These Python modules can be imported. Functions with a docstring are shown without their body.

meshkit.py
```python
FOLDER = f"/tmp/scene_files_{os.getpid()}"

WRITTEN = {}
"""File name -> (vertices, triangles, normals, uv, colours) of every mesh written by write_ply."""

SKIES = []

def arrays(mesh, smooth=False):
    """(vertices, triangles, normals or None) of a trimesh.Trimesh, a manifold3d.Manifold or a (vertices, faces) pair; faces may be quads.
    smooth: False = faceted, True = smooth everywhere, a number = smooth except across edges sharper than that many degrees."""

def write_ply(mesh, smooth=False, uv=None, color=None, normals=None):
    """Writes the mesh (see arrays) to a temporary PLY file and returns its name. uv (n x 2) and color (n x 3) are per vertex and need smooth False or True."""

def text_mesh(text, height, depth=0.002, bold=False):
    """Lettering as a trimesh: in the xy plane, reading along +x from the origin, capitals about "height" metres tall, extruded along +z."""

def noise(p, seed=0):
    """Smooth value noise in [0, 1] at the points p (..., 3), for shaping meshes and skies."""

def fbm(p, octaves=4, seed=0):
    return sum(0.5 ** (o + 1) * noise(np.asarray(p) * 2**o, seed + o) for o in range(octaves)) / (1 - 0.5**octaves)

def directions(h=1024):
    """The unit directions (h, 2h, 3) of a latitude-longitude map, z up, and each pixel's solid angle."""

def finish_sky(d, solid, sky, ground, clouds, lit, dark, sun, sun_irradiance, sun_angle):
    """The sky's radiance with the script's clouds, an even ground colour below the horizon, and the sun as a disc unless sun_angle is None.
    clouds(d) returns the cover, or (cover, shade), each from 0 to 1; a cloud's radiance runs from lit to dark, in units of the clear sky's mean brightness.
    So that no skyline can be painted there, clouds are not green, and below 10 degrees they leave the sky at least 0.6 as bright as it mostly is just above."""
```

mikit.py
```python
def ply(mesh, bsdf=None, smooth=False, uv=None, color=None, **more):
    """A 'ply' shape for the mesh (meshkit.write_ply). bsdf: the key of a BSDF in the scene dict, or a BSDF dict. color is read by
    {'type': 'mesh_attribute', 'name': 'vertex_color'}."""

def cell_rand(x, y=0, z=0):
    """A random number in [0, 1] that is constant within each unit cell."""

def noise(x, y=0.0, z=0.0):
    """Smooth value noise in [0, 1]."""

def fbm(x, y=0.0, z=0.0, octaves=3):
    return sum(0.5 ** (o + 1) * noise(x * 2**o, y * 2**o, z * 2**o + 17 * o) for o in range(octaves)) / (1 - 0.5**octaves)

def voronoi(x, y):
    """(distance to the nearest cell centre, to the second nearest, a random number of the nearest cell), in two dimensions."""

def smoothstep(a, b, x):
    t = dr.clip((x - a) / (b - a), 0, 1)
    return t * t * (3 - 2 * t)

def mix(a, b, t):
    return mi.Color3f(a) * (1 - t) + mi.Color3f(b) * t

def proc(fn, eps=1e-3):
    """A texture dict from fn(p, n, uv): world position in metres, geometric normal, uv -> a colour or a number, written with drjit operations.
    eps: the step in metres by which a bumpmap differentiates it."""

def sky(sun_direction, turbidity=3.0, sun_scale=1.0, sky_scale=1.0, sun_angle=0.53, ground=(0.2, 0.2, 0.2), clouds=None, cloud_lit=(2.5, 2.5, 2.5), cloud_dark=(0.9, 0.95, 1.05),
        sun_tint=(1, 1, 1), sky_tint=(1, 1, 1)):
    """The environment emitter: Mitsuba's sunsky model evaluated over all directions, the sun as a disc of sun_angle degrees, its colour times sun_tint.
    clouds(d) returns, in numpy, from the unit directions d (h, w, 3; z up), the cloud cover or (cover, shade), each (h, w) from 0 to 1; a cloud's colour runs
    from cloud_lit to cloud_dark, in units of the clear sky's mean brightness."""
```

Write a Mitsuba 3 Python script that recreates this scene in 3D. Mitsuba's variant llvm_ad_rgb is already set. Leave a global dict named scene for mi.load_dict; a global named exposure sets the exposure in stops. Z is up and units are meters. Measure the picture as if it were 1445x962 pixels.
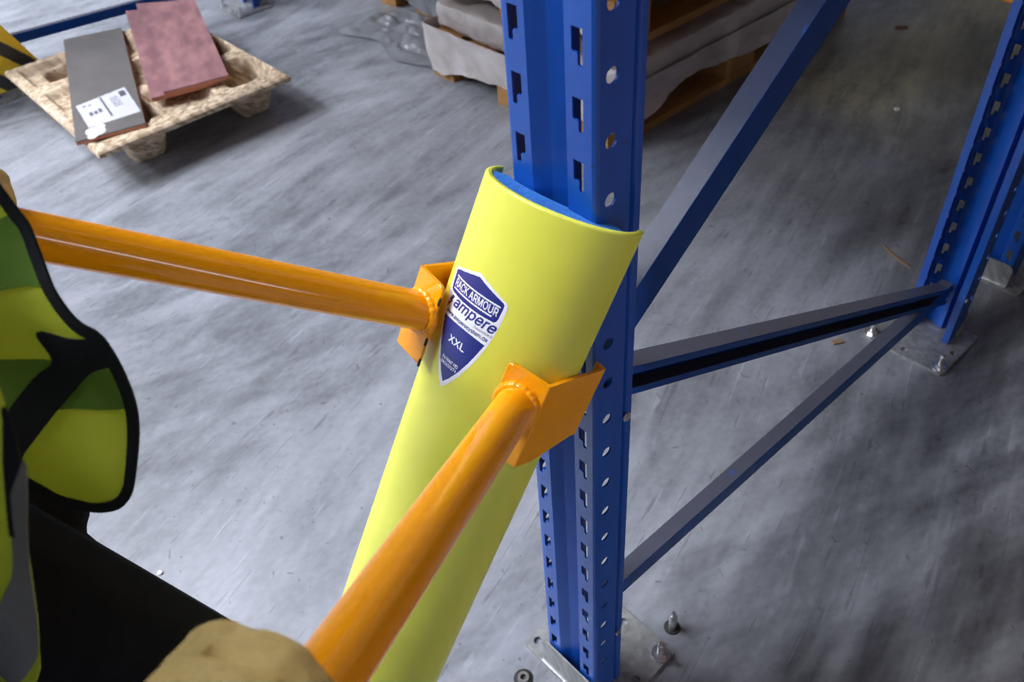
import math
import numpy as np
import trimesh
import manifold3d as m3
import shapely.geometry as sg
from shapely import affinity
from shapely.ops import unary_union
import drjit as dr
import mitsuba as mi
import mikit
import meshkit
from mikit import fbm, noise, voronoi, smoothstep, mix, proc, ply

PI = math.pi
T = mi.ScalarTransform4f
scene, labels = {'type': 'scene'}, {}

# ------------------------------------------------------------------ camera
CAM = np.array([.4063, -.3818, 1.2131])
YAW, TILT, ROLL, FPX = -.8921, .7489, -.0926, 1170.0
_f = np.array([math.sin(YAW) * math.cos(TILT), math.cos(YAW) * math.cos(TILT), -math.sin(TILT)])
_r = np.array([math.cos(YAW), -math.sin(YAW), 0.0])
_u = np.cross(_r, _f)
UP = -math.sin(ROLL) * _r + math.cos(ROLL) * _u
scene['camera'] = {
    'type': 'thinlens', 'fov': math.degrees(2 * math.atan(1445 / 2 / FPX)), 'fov_axis': 'x',
    'aperture_radius': 0.0017, 'focus_distance': 0.86, 'near_clip': 0.02, 'far_clip': 100.0,
    'to_world': T().look_at(origin=CAM.tolist(), target=(CAM + _f).tolist(), up=UP.tolist())}
exposure = 0.40

# ------------------------------------------------------------------ light: roof lights of the hall, and an added light strip
SKYLIGHT = 62.0
ADDED_STRIP = 19.0


def srgb(r, g, b):
    c = np.array([r, g, b]) / 255.0
    return np.where(c < .04045, c / 12.92, ((c + .055) / 1.055) ** 2.4).tolist()


def rgb(c):
    return {'type': 'rgb', 'value': [float(x) for x in c]}


def mat(key, color, rough=.5, metal=0.0, spec=.5, coat=0.0, coat_gloss=.9, bump=None, bscale=1.0, sheen=0.0):
    b = {'type': 'principled', 'base_color': color if isinstance(color, dict) else rgb(color), 'roughness': rough if isinstance(rough, dict) else float(rough),
         'metallic': float(metal), 'specular': float(spec)}
    if coat:
        b['clearcoat'], b['clearcoat_gloss'] = float(coat), float(coat_gloss)
    if sheen:
        b['sheen'] = float(sheen)
    if bump is not None:
        b = {'type': 'bumpmap', 'arbitrary': bump, 'scale': float(bscale), 'bsdf': b}
    scene['mat_' + key] = {'type': 'twosided', 'bsdf': b}
    return 'mat_' + key


# ------------------------------------------------------------------ naming helpers
def numbered(key):
    if key not in USED:
        USED.add(key)
        return key
    n = 1
    while f'{key}_{n:03d}' in USED:
        n += 1
    USED.add(f'{key}_{n:03d}')
    return f'{key}_{n:03d}'


USED = set()


def thing(name, label, cat, group=None, kind=None):
    k = numbered(name)
    labels[k] = {'label': label, 'category': cat}
    if group:
        labels[k]['group'] = group
    if kind:
        labels[k]['kind'] = kind
    return k


def part(parent, name, shape, label=None, kind=None, at=None):
    k = numbered(parent + '__' + name)
    scene[k] = {**shape, 'to_world': at} if at is not None else shape
    if label or kind:
        labels[k] = {}
        if label:
            labels[k]['label'] = label
        if kind:
            labels[k]['kind'] = kind
    return k


def struct(name, shape, label=None):
    k = numbered(name)
    scene[k] = shape
    labels[k] = {'kind': 'structure'}
    if label:
        labels[k]['label'] = label
    return k


# ------------------------------------------------------------------ mesh helpers
def M(tm):
    return m3.Manifold(m3.Mesh(np.asarray(tm.vertices, np.float32), np.asarray(tm.faces, np.uint32)))


def TM(man):
    q = man.to_mesh()
    return trimesh.Trimesh(q.vert_properties[:, :3], q.tri_verts, process=False)


def box(x0, x1, y0, y1, z0, z1, r=0.0):
    if r <= 0:
        return m3.Manifold.cube([x1 - x0, y1 - y0, z1 - z0]).translate([x0, y0, z0])
    s = m3.Manifold.sphere(r, 8)
    return m3.Manifold.batch_hull([s.translate([a, b, c]) for a in (x0 + r, x1 - r) for b in (y0 + r, y1 - r) for c in (z0 + r, z1 - r)])


def frame_matrix(o, x, y, z):
    m = np.eye(4)
    m[:3, 0], m[:3, 1], m[:3, 2], m[:3, 3] = x, y, z, o
    return m


def placed(tm, m):
    t = tm.copy()
    t.apply_transform(m)
    return t


def man_to(man, m):
    return man.transform(np.asarray(m)[:3])


def rod(p0, p1, r, n=24, r1=None):
    p0, p1 = np.asarray(p0, float), np.asarray(p1, float)
    d = p1 - p0
    L = np.linalg.norm(d)
    d /= L
    x = np.cross(d, [0, 0, 1.0] if abs(d[2]) < .9 else [1.0, 0, 0])
    x /= np.linalg.norm(x)
    return man_to(m3.Manifold.cylinder(L, r, r if r1 is None else r1, n), frame_matrix(p0, x, np.cross(d, x), d))


def chain(pts, rad, n=16):
    out = []
    for a, b, ra, rb in zip(pts[:-1], pts[1:], rad[:-1], rad[1:]):
        out.append(m3.Manifold.batch_hull([m3.Manifold.sphere(ra, n).translate(list(map(float, a))), m3.Manifold.sphere(rb, n).translate(list(map(float, b)))]))
    return m3.Manifold.batch_boolean(out, m3.OpType.Add)


def union(ms):
    return m3.Manifold.batch_boolean(ms, m3.OpType.Add)


def soft(man, step=.012, it=8):
    t = TM(man.refine_to_length(step))
    t = trimesh.Trimesh(t.vertices, t.faces, process=True)
    trimesh.smoothing.filter_taubin(t, iterations=it)
    return t


def polyman(poly, h):
    return M(trimesh.creation.extrude_polygon(poly, h, engine='earcut'))


def smooth_poly(pts, n=6):
    """closed Catmull-Rom curve through the points"""
    p = np.asarray(pts, float)
    out = []
    for i in range(len(p)):
        a, b, c, d = p[i - 1], p[i], p[(i + 1) % len(p)], p[(i + 2) % len(p)]
        for t in np.linspace(0, 1, n, endpoint=False):
            out.append(.5 * (2 * b + (c - a) * t + (2 * a - 5 * b + 4 * c - d) * t * t + (3 * b - a - 3 * c + d) * t ** 3))
    return sg.Polygon(out).buffer(0)


# ------------------------------------------------------------------ materials
def floor_color(p, n, uv):
    x, y = p.x, p.y
    wx = fbm(x * 1.3 + 5, y * .8, 0, 3) - .5
    wy = fbm(x * 1.1 - 9, y * 1.2 + 4, 3, 3) - .5
    sx, sy = x + wx * .16 + y * .10, y + wy * .2
    # trowel streaks that run along the frames, softly bent
    s1 = fbm(sx * 9 + 3, sy * 1.9, 1, 4)
    s2 = fbm(sx * 30 + sy * 4, sy * 5.0, 2, 4)
    s3 = fbm(sx * 22 - sy * 16, sy * 3 + sx * 8, 5, 3)
    cloud = fbm(x * 2.3 + 2, y * 1.7 + 7, 5, 5)
    fine = fbm(x * 130, y * 90, 4, 3)
    # brushed sweeps: short strokes in two directions that take turns
    m1 = smoothstep(.35, .65, fbm(x * 2.2 + 31, y * 1.6, 0, 3))
    s4 = fbm(sx * 30 + sy * 7, sy * 4.2 - sx * 1.2, 2, 5)
    s5 = fbm(sx * 26 - sy * 11, sy * 5.0 + sx * 3.2, 7, 5)
    mott = fbm(x * 13 + wx * 6, y * 9 + wy * 5, 9, 4)
    t = .15 * s1 + .10 * s2 + .22 * (s4 * m1 + s5 * (1 - m1)) + .28 * cloud + .17 * mott + .08 * fine
    v = .5 + (t - .50) * 2.6
    c = mix(srgb(88, 91, 97), srgb(163, 167, 176), dr.clip(v, 0, 1))
    # small scratches and dark specks
    sc = noise(sx * 210 + sy * 40, sy * 15 + 30, 8)
    c = c * (1 - .25 * smoothstep(.88, .96, sc))
    sc2 = noise(sx * 70 - sy * 60, sy * 90 + sx * 60, 12)
    c = c * (1 - .35 * smoothstep(.93, .985, sc2))
    lt = noise(sx * 150 + sy * 30, sy * 11 - 30, 11)
    c = c * (1 + .22 * smoothstep(.88, .96, lt))
    # painted shade with patches of tyre black, a paler spot, a brighter ochre area
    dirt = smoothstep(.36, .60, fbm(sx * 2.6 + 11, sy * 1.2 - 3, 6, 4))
    rub_shade = smoothstep(-.40, .25, x + wx * .6 + .15 * y) * smoothstep(-.25, .40, y + wy * .4)
    paler = dr.exp(-(dr.square(x + .22 + wx * .3) * 14 + dr.square(y - .72 + wy * .4) * 5.5))
    rub_shade = rub_shade * (1 - .75 * paler)
    c = c * (1 - (.30 + .54 * dirt) * rub_shade)  # even part is shade put into the colour, dirt part tyre black
    c = c * (1 + dr.clip(rub_shade, 0, 1) * 1.5 * (s5 * .35 + s2 * .65 - .5))
    st = smoothstep(1.75, 2.15, y + (wx - wy) * .9) * smoothstep(-1.15, -.7, x + wy * .6)
    c = mix(mi.Color3f(1), mi.Color3f(1.75, 1.5, .78), st * .9) * c
    return c


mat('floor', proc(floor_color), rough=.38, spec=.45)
mat('hall', proc(lambda p, n, uv: mix((.40, .41, .43), (.48, .48, .50), noise(p.x * .7, p.y * .7, p.z * .7))), rough=.8)
mat('roof', (.40, .41, .43), rough=.8)


def blue_paint(p, n, uv):
    s = fbm(p.x * 60, p.y * 60, p.z * 9, 3)
    w = noise(p.x * 210, p.y * 210, p.z * 120)
    c = mix(srgb(9, 66, 150), srgb(14, 82, 174), s)
    return mix(c, mi.Color3f(.02, .03, .06), smoothstep(.93, .99, w) * .6)


mat('blue', proc(blue_paint), rough=.33, spec=.55, coat=.25, coat_gloss=.88)


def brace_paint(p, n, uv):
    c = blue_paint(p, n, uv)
    dust_reflect = smoothstep(.70, .78, n.z) * smoothstep(.0, .3, fbm(p.x * 40, p.y * 25, p.z * 25, 3) + .02)  # level tops get grey dust, slanted tops a painted dark reflection
    return mix(c, mix((.012, .014, .022), (.075, .073, .072), smoothstep(.83, .89, n.z)), dust_reflect * .9)


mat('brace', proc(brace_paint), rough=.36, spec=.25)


def zinc(p, n, uv):
    a, b, r = voronoi(p.x * 120 + p.z * 70, p.y * 120 + p.z * 40)
    d = fbm(p.x * 30, p.y * 30, p.z * 30, 3)
    return mix((.22, .23, .225), (.44, .45, .45), r * .5 + d * .5)


mat('zinc', proc(zinc), rough=.48, metal=.6)
mat('bolt', proc(lambda p, n, uv: mix((.6, .61, .63), (.8, .8, .82), noise(p.x * 300, p.y * 300, p.z * 300))), rough=.25, metal=.9)


def guard_yellow(p, n, uv):
    return mix((.68, .69, .075), (.73, .74, .10), fbm(p.x * 20, p.y * 20, p.z * 14, 3))


mat('guard', proc(guard_yellow), rough=.36, spec=.45, coat=.15, coat_gloss=.8)
mat('foam', proc(lambda p, n, uv: mix(srgb(34, 84, 158), srgb(72, 132, 204), noise(p.x * 900, p.y * 900, p.z * 900) * .6 + noise(p.x * 350, p.y * 350, p.z * 350) * .4)), rough=.9, spec=.1)
mat('orange', proc(lambda p, n, uv: mix((.88, .33, .004), (.94, .37, .007), fbm(p.x * 25, p.y * 25, p.z * 25, 3))), rough=.11, spec=.5)
mat('chip', (.02, .015, .01), rough=.7)  # near-black for the dark gaps between left bracket and guard
mat('sticker', srgb(222, 224, 230), rough=.35, spec=.5)
mat('ink', srgb(38, 46, 122), rough=.35, spec=.5)
mat('ink_red', srgb(150, 30, 70), rough=.4)
mat('hivis', proc(lambda p, n, uv: mix(srgb(150, 168, 22), srgb(176, 192, 34), fbm(p.x * 30, p.y * 30, p.z * 30, 3))), rough=.85, spec=.1)
scene['mat_hivis_sheet'] = {'type': 'principledthin', 'base_color': rgb(srgb(208, 218, 84)), 'roughness': .85, 'diff_trans': .9, 'eta': 1.3}
mat('seam', proc(lambda p, n, uv: mix(srgb(78, 108, 44), srgb(94, 126, 52), fbm(p.x * 60, p.y * 60, p.z * 60, 3))), rough=.9, spec=.1)  # dark green stands for outer tape blocking light through the cloth
mat('piping', (.010, .012, .016), rough=.8, spec=.15)
mat('reflective', proc(lambda p, n, uv: mix((.115, .118, .112), (.15, .152, .145), noise(p.x * 900, p.y * 900, p.z * 900))), rough=.6)
mat('trousers', proc(lambda p, n, uv: mix((.006, .007, .012), (.011, .012, .020), fbm(p.x * 50, p.y * 50, p.z * 50, 3))), rough=.9, spec=.1)


def leather(p, n, uv):
    f = fbm(p.x * 45, p.y * 45, p.z * 45, 4)
    g = noise(p.x * 500, p.y * 500, p.z * 500)
    return mix(srgb(184, 158, 90), srgb(230, 208, 142), f * .8 + g * .2)


mat('leather', proc(leather), rough=.7, spec=.25)
mat('skin', srgb(198, 150, 122), rough=.5, spec=.4)
mat('hair', (.03, .02, .013), rough=.6)
mat('eye', (.75, .75, .73), rough=.15)
mat('iris', (.05, .08, .1), rough=.15)
mat('lips', srgb(160, 96, 88), rough=.5)
mat('boot', (.018, .016, .015), rough=.5)
mat('sole', (.01, .01, .01), rough=.8)


def osb(p, n, uv):
    a, b, r = voronoi(p.x * 130 + p.z * 90, p.y * 75 + p.z * 60)
    f = fbm(p.x * 22, p.y * 22, p.z * 22, 3)
    t = r * .85 + f * .3 - .08
    c = mix(srgb(138, 114, 90), srgb(226, 208, 182), dr.clip(t, 0, 1))
    return c * (1 - .25 * smoothstep(.02, .0, b - a - .02))


mat('osb', proc(osb), rough=.8, spec=.2)


def grey_board(p, n, uv):
    return mix(srgb(88, 86, 86), srgb(112, 108, 106), fbm(p.x * 9, p.y * 22, p.z * 9, 4))


mat('grey_board', proc(grey_board), rough=.45, spec=.4)
mat('red_edge', srgb(186, 122, 100), rough=.7)


def red_board(p, n, uv):
    f = fbm(p.x * 12, p.y * 26 + p.x * 9, 2, 4)
    return mix(srgb(128, 92, 98), srgb(164, 120, 121), smoothstep(.15, .85, f))


mat('red_board', proc(red_board), rough=.45, spec=.4)
mat('paper', srgb(192, 193, 203), rough=.7)
mat('print', srgb(84, 84, 96), rough=.7)
mat('paper_white', srgb(218, 218, 226), rough=.7)


def stripes(p, n, uv):
    s = (p.y * 1.0 - p.x * .35 + p.z * .86) / .128 + .32
    s = s - dr.floor(s)
    c = mix((.82, .54, .014), (.012, .012, .012), smoothstep(.55, .57, s) * (1 - smoothstep(.98, 1.0, s)))
    return c


mat('yellow', (.82, .54, .014), rough=.4)
mat('stripes', proc(stripes), rough=.4, spec=.5)


def wood(p, n, uv):
    g = fbm(p.x * 26, p.y * 4, p.z * 40, 4)
    k = noise(p.x * 9 + 3, p.y * 7, p.z * 9)
    return mix(srgb(132, 92, 52), srgb(196, 152, 96), g * .7 + k * .3)


mat('wood', proc(wood), rough=.75, spec=.2)


def film(p, n, uv):
    f = fbm(p.x * 14 + p.z * 6, p.y * 9, p.z * 14, 4)
    return mix(srgb(158, 148, 142), srgb(216, 212, 212), f)


mat('film', proc(film), rough=.3, spec=.5)
mat('film_grey', proc(lambda p, n, uv: mix(srgb(98, 102, 108), srgb(140, 144, 150), fbm(p.x * 20, p.y * 20, p.z * 20, 4))), rough=.3, spec=.5)
mat('chipboard', srgb(150, 122, 88), rough=.8)
mat('carton', srgb(150, 112, 74), rough=.8)
mat('beam', (.80, .27, .004), rough=.35, spec=.5)
mat('splinter', srgb(132, 108, 84), rough=.8)
mat('white_bit', srgb(225, 225, 228), rough=.6)
mat('dark_bit', (.02, .02, .02), rough=.7)

# ------------------------------------------------------------------ the hall
hx0, hx1, hy0, hy1, hz = -12.0, 10.0, -11.0, 12.0, 7.2
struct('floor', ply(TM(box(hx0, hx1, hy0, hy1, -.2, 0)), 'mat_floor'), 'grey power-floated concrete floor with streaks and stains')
struct('ceiling', ply(TM(box(hx0, hx1, hy0, hy1, hz, hz + .2)), 'mat_roof'))
struct('wall_left', ply(TM(box(hx0 - .2, hx0, hy0, hy1, 0, hz)), 'mat_hall'))
struct('wall_right', ply(TM(box(hx1, hx1 + .2, hy0, hy1, 0, hz)), 'mat_hall'))
struct('wall_front', ply(TM(box(hx0, hx1, hy0 - .2, hy0, 0, hz)), 'mat_hall'))
struct('wall_back', ply(TM(box(hx0, hx1, hy1, hy1 + .2, 0, hz)), 'mat_hall'))
for i, (x0, x1, y0, y1, where, lum) in enumerate(((-8.0, -2.2, -5.4, -3.6, 'in the middle of the aisle', .36), (-8.0, -2.2, -2.6, -.9, 'just before the rack rows', .22), (-8.0, -2.2, -9.0, -7.4, 'farthest from the racks', .30))):
    k = thing('roof_light', 'long translucent roof light in the ceiling ' + where, 'roof light')
    part(k, 'diffuser', {**ply(TM(box(x0, x1, y0, y1, hz - .06, hz - .04)), 'mat_paper'),
                         'emitter': {'type': 'area', 'radiance': rgb(np.array([.96, .99, 1.06]) * SKYLIGHT * lum)}})
    fr = box(x0 - .08, x1 + .08, y0 - .08, y1 + .08, hz - .08, hz - .005) - box(x0, x1, y0, y1, hz - .2, hz - .03)
    part(k, 'frame', ply(TM(fr), 'mat_roof'))

for nm, b, fr in (('added_strip_1', box(hx1 - .04, hx1 - .02, -.86, -.64, .9, 6.9), box(hx1 - .06, hx1, -.94, -.56, .8, 7.0) - box(hx1 - .1, hx1 + .1, -.86, -.64, .9, 6.9)),):  # unseen light strip, added to put a highlight on the left handle
    struct(nm, {**ply(TM(b), 'mat_paper'), 'emitter': {'type': 'area', 'radiance': rgb(np.array([.92, .98, 1.12]) * ADDED_STRIP)}}, 'added tall light strip in the end wall, makes the handle highlight')
    part(nm, 'frame', ply(TM(fr), 'mat_roof'))

# ------------------------------------------------------------------ rack frames
HP = 2.45
half = [(.034, .051), (.0463, .051), (.0463, .0455), (.0425, .0435), (.0425, .0400), (.0463, .0380), (.0463, .0042), (.0454, .0019), (.0431, .001),
        (.0185, .001), (.0150, .0170)]
left = [(-.0080, .0090), (-.0215, .001)] + [(-x, y) for x, y in half[::-1][2:]]
prof = sg.LineString(half + left).buffer(.001, cap_style=2, join_style=1, quad_segs=5)
post = polyman(prof, HP)
slotR = sg.Polygon([(.0245, 0), (.0351, 0), (.0351, -.0245), (.0342, -.026), (.0312, -.026), (.0303, -.0245), (.0303, -.0185), (.0292, -.0172), (.0258, -.0172), (.0245, -.0158)])
slotL = affinity.translate(affinity.scale(slotR, -1, 1, origin=(0, 0)), -.0037, 0)
rot = np.array([[1, 0, 0, 0], [0, 0, 1, 0], [0, 1, 0, 0]], float)
cutR = polyman(slotR, .02).transform(rot)
cutL = polyman(slotL, .02).transform(rot)
rh = m3.Manifold.cylinder(.03, .0062, .0062, 16).rotate([0, 90, 0]).translate([-.06, .0163, 0])
rh = rh + rh.translate([.09, 0, 0])
cuts = []
for n in range(-28, 20):
    zr = .9911 - .05 * n - .008
    if .03 < zr < HP - .03:
        cuts += [cutR.translate([0, -.008, zr]), cutL.translate([0, -.008, zr])]
    if .06 < 1.0071 - .05 * n - .008 < HP - .03:
        cuts.append(rh.translate([0, 0, 1.0071 - .05 * n - .008]))
post = post - union(cuts)
post_ply = ply(TM(post), 'mat_blue')

plate2d = sg.box(-.0904 + .006, -.013 + .006, .0805 - .006, .139 - .006).buffer(.006)
for hx_, hy_ in ((-.078, .005), (-.078, .122), (.067, .066), (-.007, .121)):
    plate2d = plate2d.difference(sg.Point(hx_, hy_).buffer(.0062))
plate_ply = ply(TM(polyman(plate2d, .006)), 'mat_zinc')
shoe = sg.LineString([(.049, -.0035), (-.0515, -.0035)]).buffer(.0018, cap_style=2)
shoe2 = sg.Polygon([(-.052, .006), (-.052, .050), (-.049, .058), (-.044, .061), (.040, .061), (.0475, .056), (.0495, .048), (.0495, .006)])
shoe_m = polyman(shoe2, .003).transform(rot).translate([0, -.0065, 0])
ang = [(-.0045 - .009 * (1 - math.cos(a)), .006 + .009 * (1 - math.sin(a))) for a in np.linspace(0, PI / 2, 6)]
fil = sg.Polygon([(-.0035, .0062)] + [(-.0065, .0155)] + [(-.0065 - .006 * (1 - math.cos(a)), .0155 - .0093 * math.sin(a)) for a in np.linspace(0, PI / 2, 6)])
fil_m = polyman(fil, .100).transform(np.array([[0, 0, 1, -.0515], [1, 0, 0, 0], [0, 1, 0, 0]], float))
side = polyman(sg.Polygon([(-.006, .006), (-.006, .052), (.006, .040), (.030, .006)]), .0025).transform(np.array([[0, 0, 1, .0478], [1, 0, 0, 0], [0, 1, 0, 0]], float))
shoe_ply = ply(TM(union([shoe_m, fil_m, side])), 'mat_zinc', smooth=30)


def bolt_mesh(stud, r=.0058):
    hexa = m3.Manifold.cylinder(.0085, .0105, .0105, 6)
    return union([m3.Manifold.cylinder(.0025, .0145, .0145, 24), hexa.translate([0, 0, .002]), m3.Manifold.cylinder(.0108 + stud, r, r, 16),
                  m3.Manifold.cylinder(.003, r, r * .7, 16).translate([0, 0, .0105 + stud])])


bolt_ply = ply(TM(bolt_mesh(.018)), 'mat_bolt', smooth=30)
head_ply = ply(TM(union([m3.Manifold.cylinder(.0028, .0040, .0040, 6), m3.Manifold.cylinder(.0012, .0056, .0056, 18)]).rotate([0, 90, 0])), 'mat_bolt', smooth=30)


def channel(p0, p1, wx, hn, web, xc=0.0, t=.0018):
    """C section between two (y, z) points; wx wide along x, hn deep along the normal; web on the +x ('+') or -x ('-') side"""
    a, b = np.array([xc, *p0]), np.array([xc, *p1])
    d = (b - a) / np.linalg.norm(b - a)
    nrm = np.cross([1.0, 0, 0], d)
    nrm *= np.sign(nrm[2])
    h, w = hn / 2, wx / 2
    s = 1 if web == '+' else -1
    line = [(-s * w, h - .0085), (-s * w, h), (s * w, h), (s * w, -h), (-s * w, -h), (-s * w, -h + .0085)] if web == '-' else [(-s * w, h), (s * w, h), (s * w, -h), (-s * w, -h)]
    pr = sg.LineString(line).buffer(t / 2, cap_style=2, join_style=1, quad_segs=3)
    m = frame_matrix(a, [1.0, 0, 0], nrm, np.cross([1.0, 0, 0], nrm))
    L = np.linalg.norm(b - a)
    if np.dot(m[:3, 2], d) < 0:
        m = frame_matrix(b, [1.0, 0, 0], nrm, np.cross([1.0, 0, 0], nrm))
    return TM(man_to(polyman(pr, L), m))


YF = 1.085   # front face of the far upright; the frame is this deep
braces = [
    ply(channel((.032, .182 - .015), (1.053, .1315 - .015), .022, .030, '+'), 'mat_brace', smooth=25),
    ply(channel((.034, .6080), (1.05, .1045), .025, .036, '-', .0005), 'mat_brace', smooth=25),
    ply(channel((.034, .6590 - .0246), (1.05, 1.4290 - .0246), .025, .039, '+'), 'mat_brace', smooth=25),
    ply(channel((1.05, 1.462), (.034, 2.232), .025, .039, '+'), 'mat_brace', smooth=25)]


def rack_frame(x, y, label, group=None, rear_bolts=True):
    k = thing('rack_frame', label, 'rack frame', group)
    near = T().translate([x, y, .008])
    far = T().translate([x, y + YF, .008]).rotate([0, 0, 1], 180).scale([-1, 1, 1])
    for w, tag in ((near, 'near'), (far, 'far')):
        part(k, 'upright', post_ply, at=w)
    for sgn, yy, flip in ((1, y, 1), (-1, y + YF, -1)):
        w = T().translate([x, yy, 0]).scale([1, flip, 1])
        b = part(k, 'base_plate', plate_ply, 'galvanised steel base plate', at=w)
        part(k, 'base_plate__shoe' if b.endswith('base_plate') else 'base_plate_001__shoe', shoe_ply, at=w)
        part(k, 'anchor_bolt', bolt_ply, at=T().translate([x + .067, yy + flip * .122, .006]))
        if flip < 0:
            part(k, 'anchor_bolt', bolt_ply, at=T().translate([x - .078, yy + flip * .122, .006]))
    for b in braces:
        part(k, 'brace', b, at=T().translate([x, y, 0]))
    for by, bz in ((.0445, .588), (.0445, .150), (1.040, .120)):
        part(k, 'bolt_head', head_ply, at=T().translate([x + .0473, y + by, bz]))
    return k


FB = -2.82
rack_frame(0, 0, 'large blue pallet rack frame whose near upright wears the yellow guard')
rack_frame(FB, 0, 'distant blue rack frame behind the pressed-wood pallet, by the striped post guard')
ROW2 = 1.288
rack_frame(.0, ROW2, 'blue rack frame cut by the right edge of the photo, behind the far upright')
rack_frame(FB, ROW2, 'faint blue rack frame at the top edge above the pressed-wood pallet')

# beams of the bays (the orange one cuts the top right corner), unseen decks added for shade
beam2d = sg.box(-.025, 0, .025, .11).buffer(-.004).buffer(.004)
hook = union([box(-.003, .001, -.055, .0, -.03, .16), box(-.052, .001, -.055, -.051, -.03, .16)])


def rack_beam(x0, x1, y, z, label, front=1):
    k = thing('rack_beam', label, 'rack beam', None)
    m = np.array([[0, 0, 1, x0], [1, 0, 0, y], [0, 1, 0, z]], float)
    part(k, 'rail', ply(TM(polyman(beam2d, x1 - x0).transform(m)), 'mat_beam', smooth=30))
    for xx, s in ((x0, -1), (x1, 1)):
        pl_ = box(xx - (.003 if s < 0 else 0), xx + (.003 if s > 0 else 0), y - .03, y + .03, z - .02, z + .14)
        part(k, 'end_plate', ply(TM(pl_), 'mat_beam'))
    return k


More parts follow.
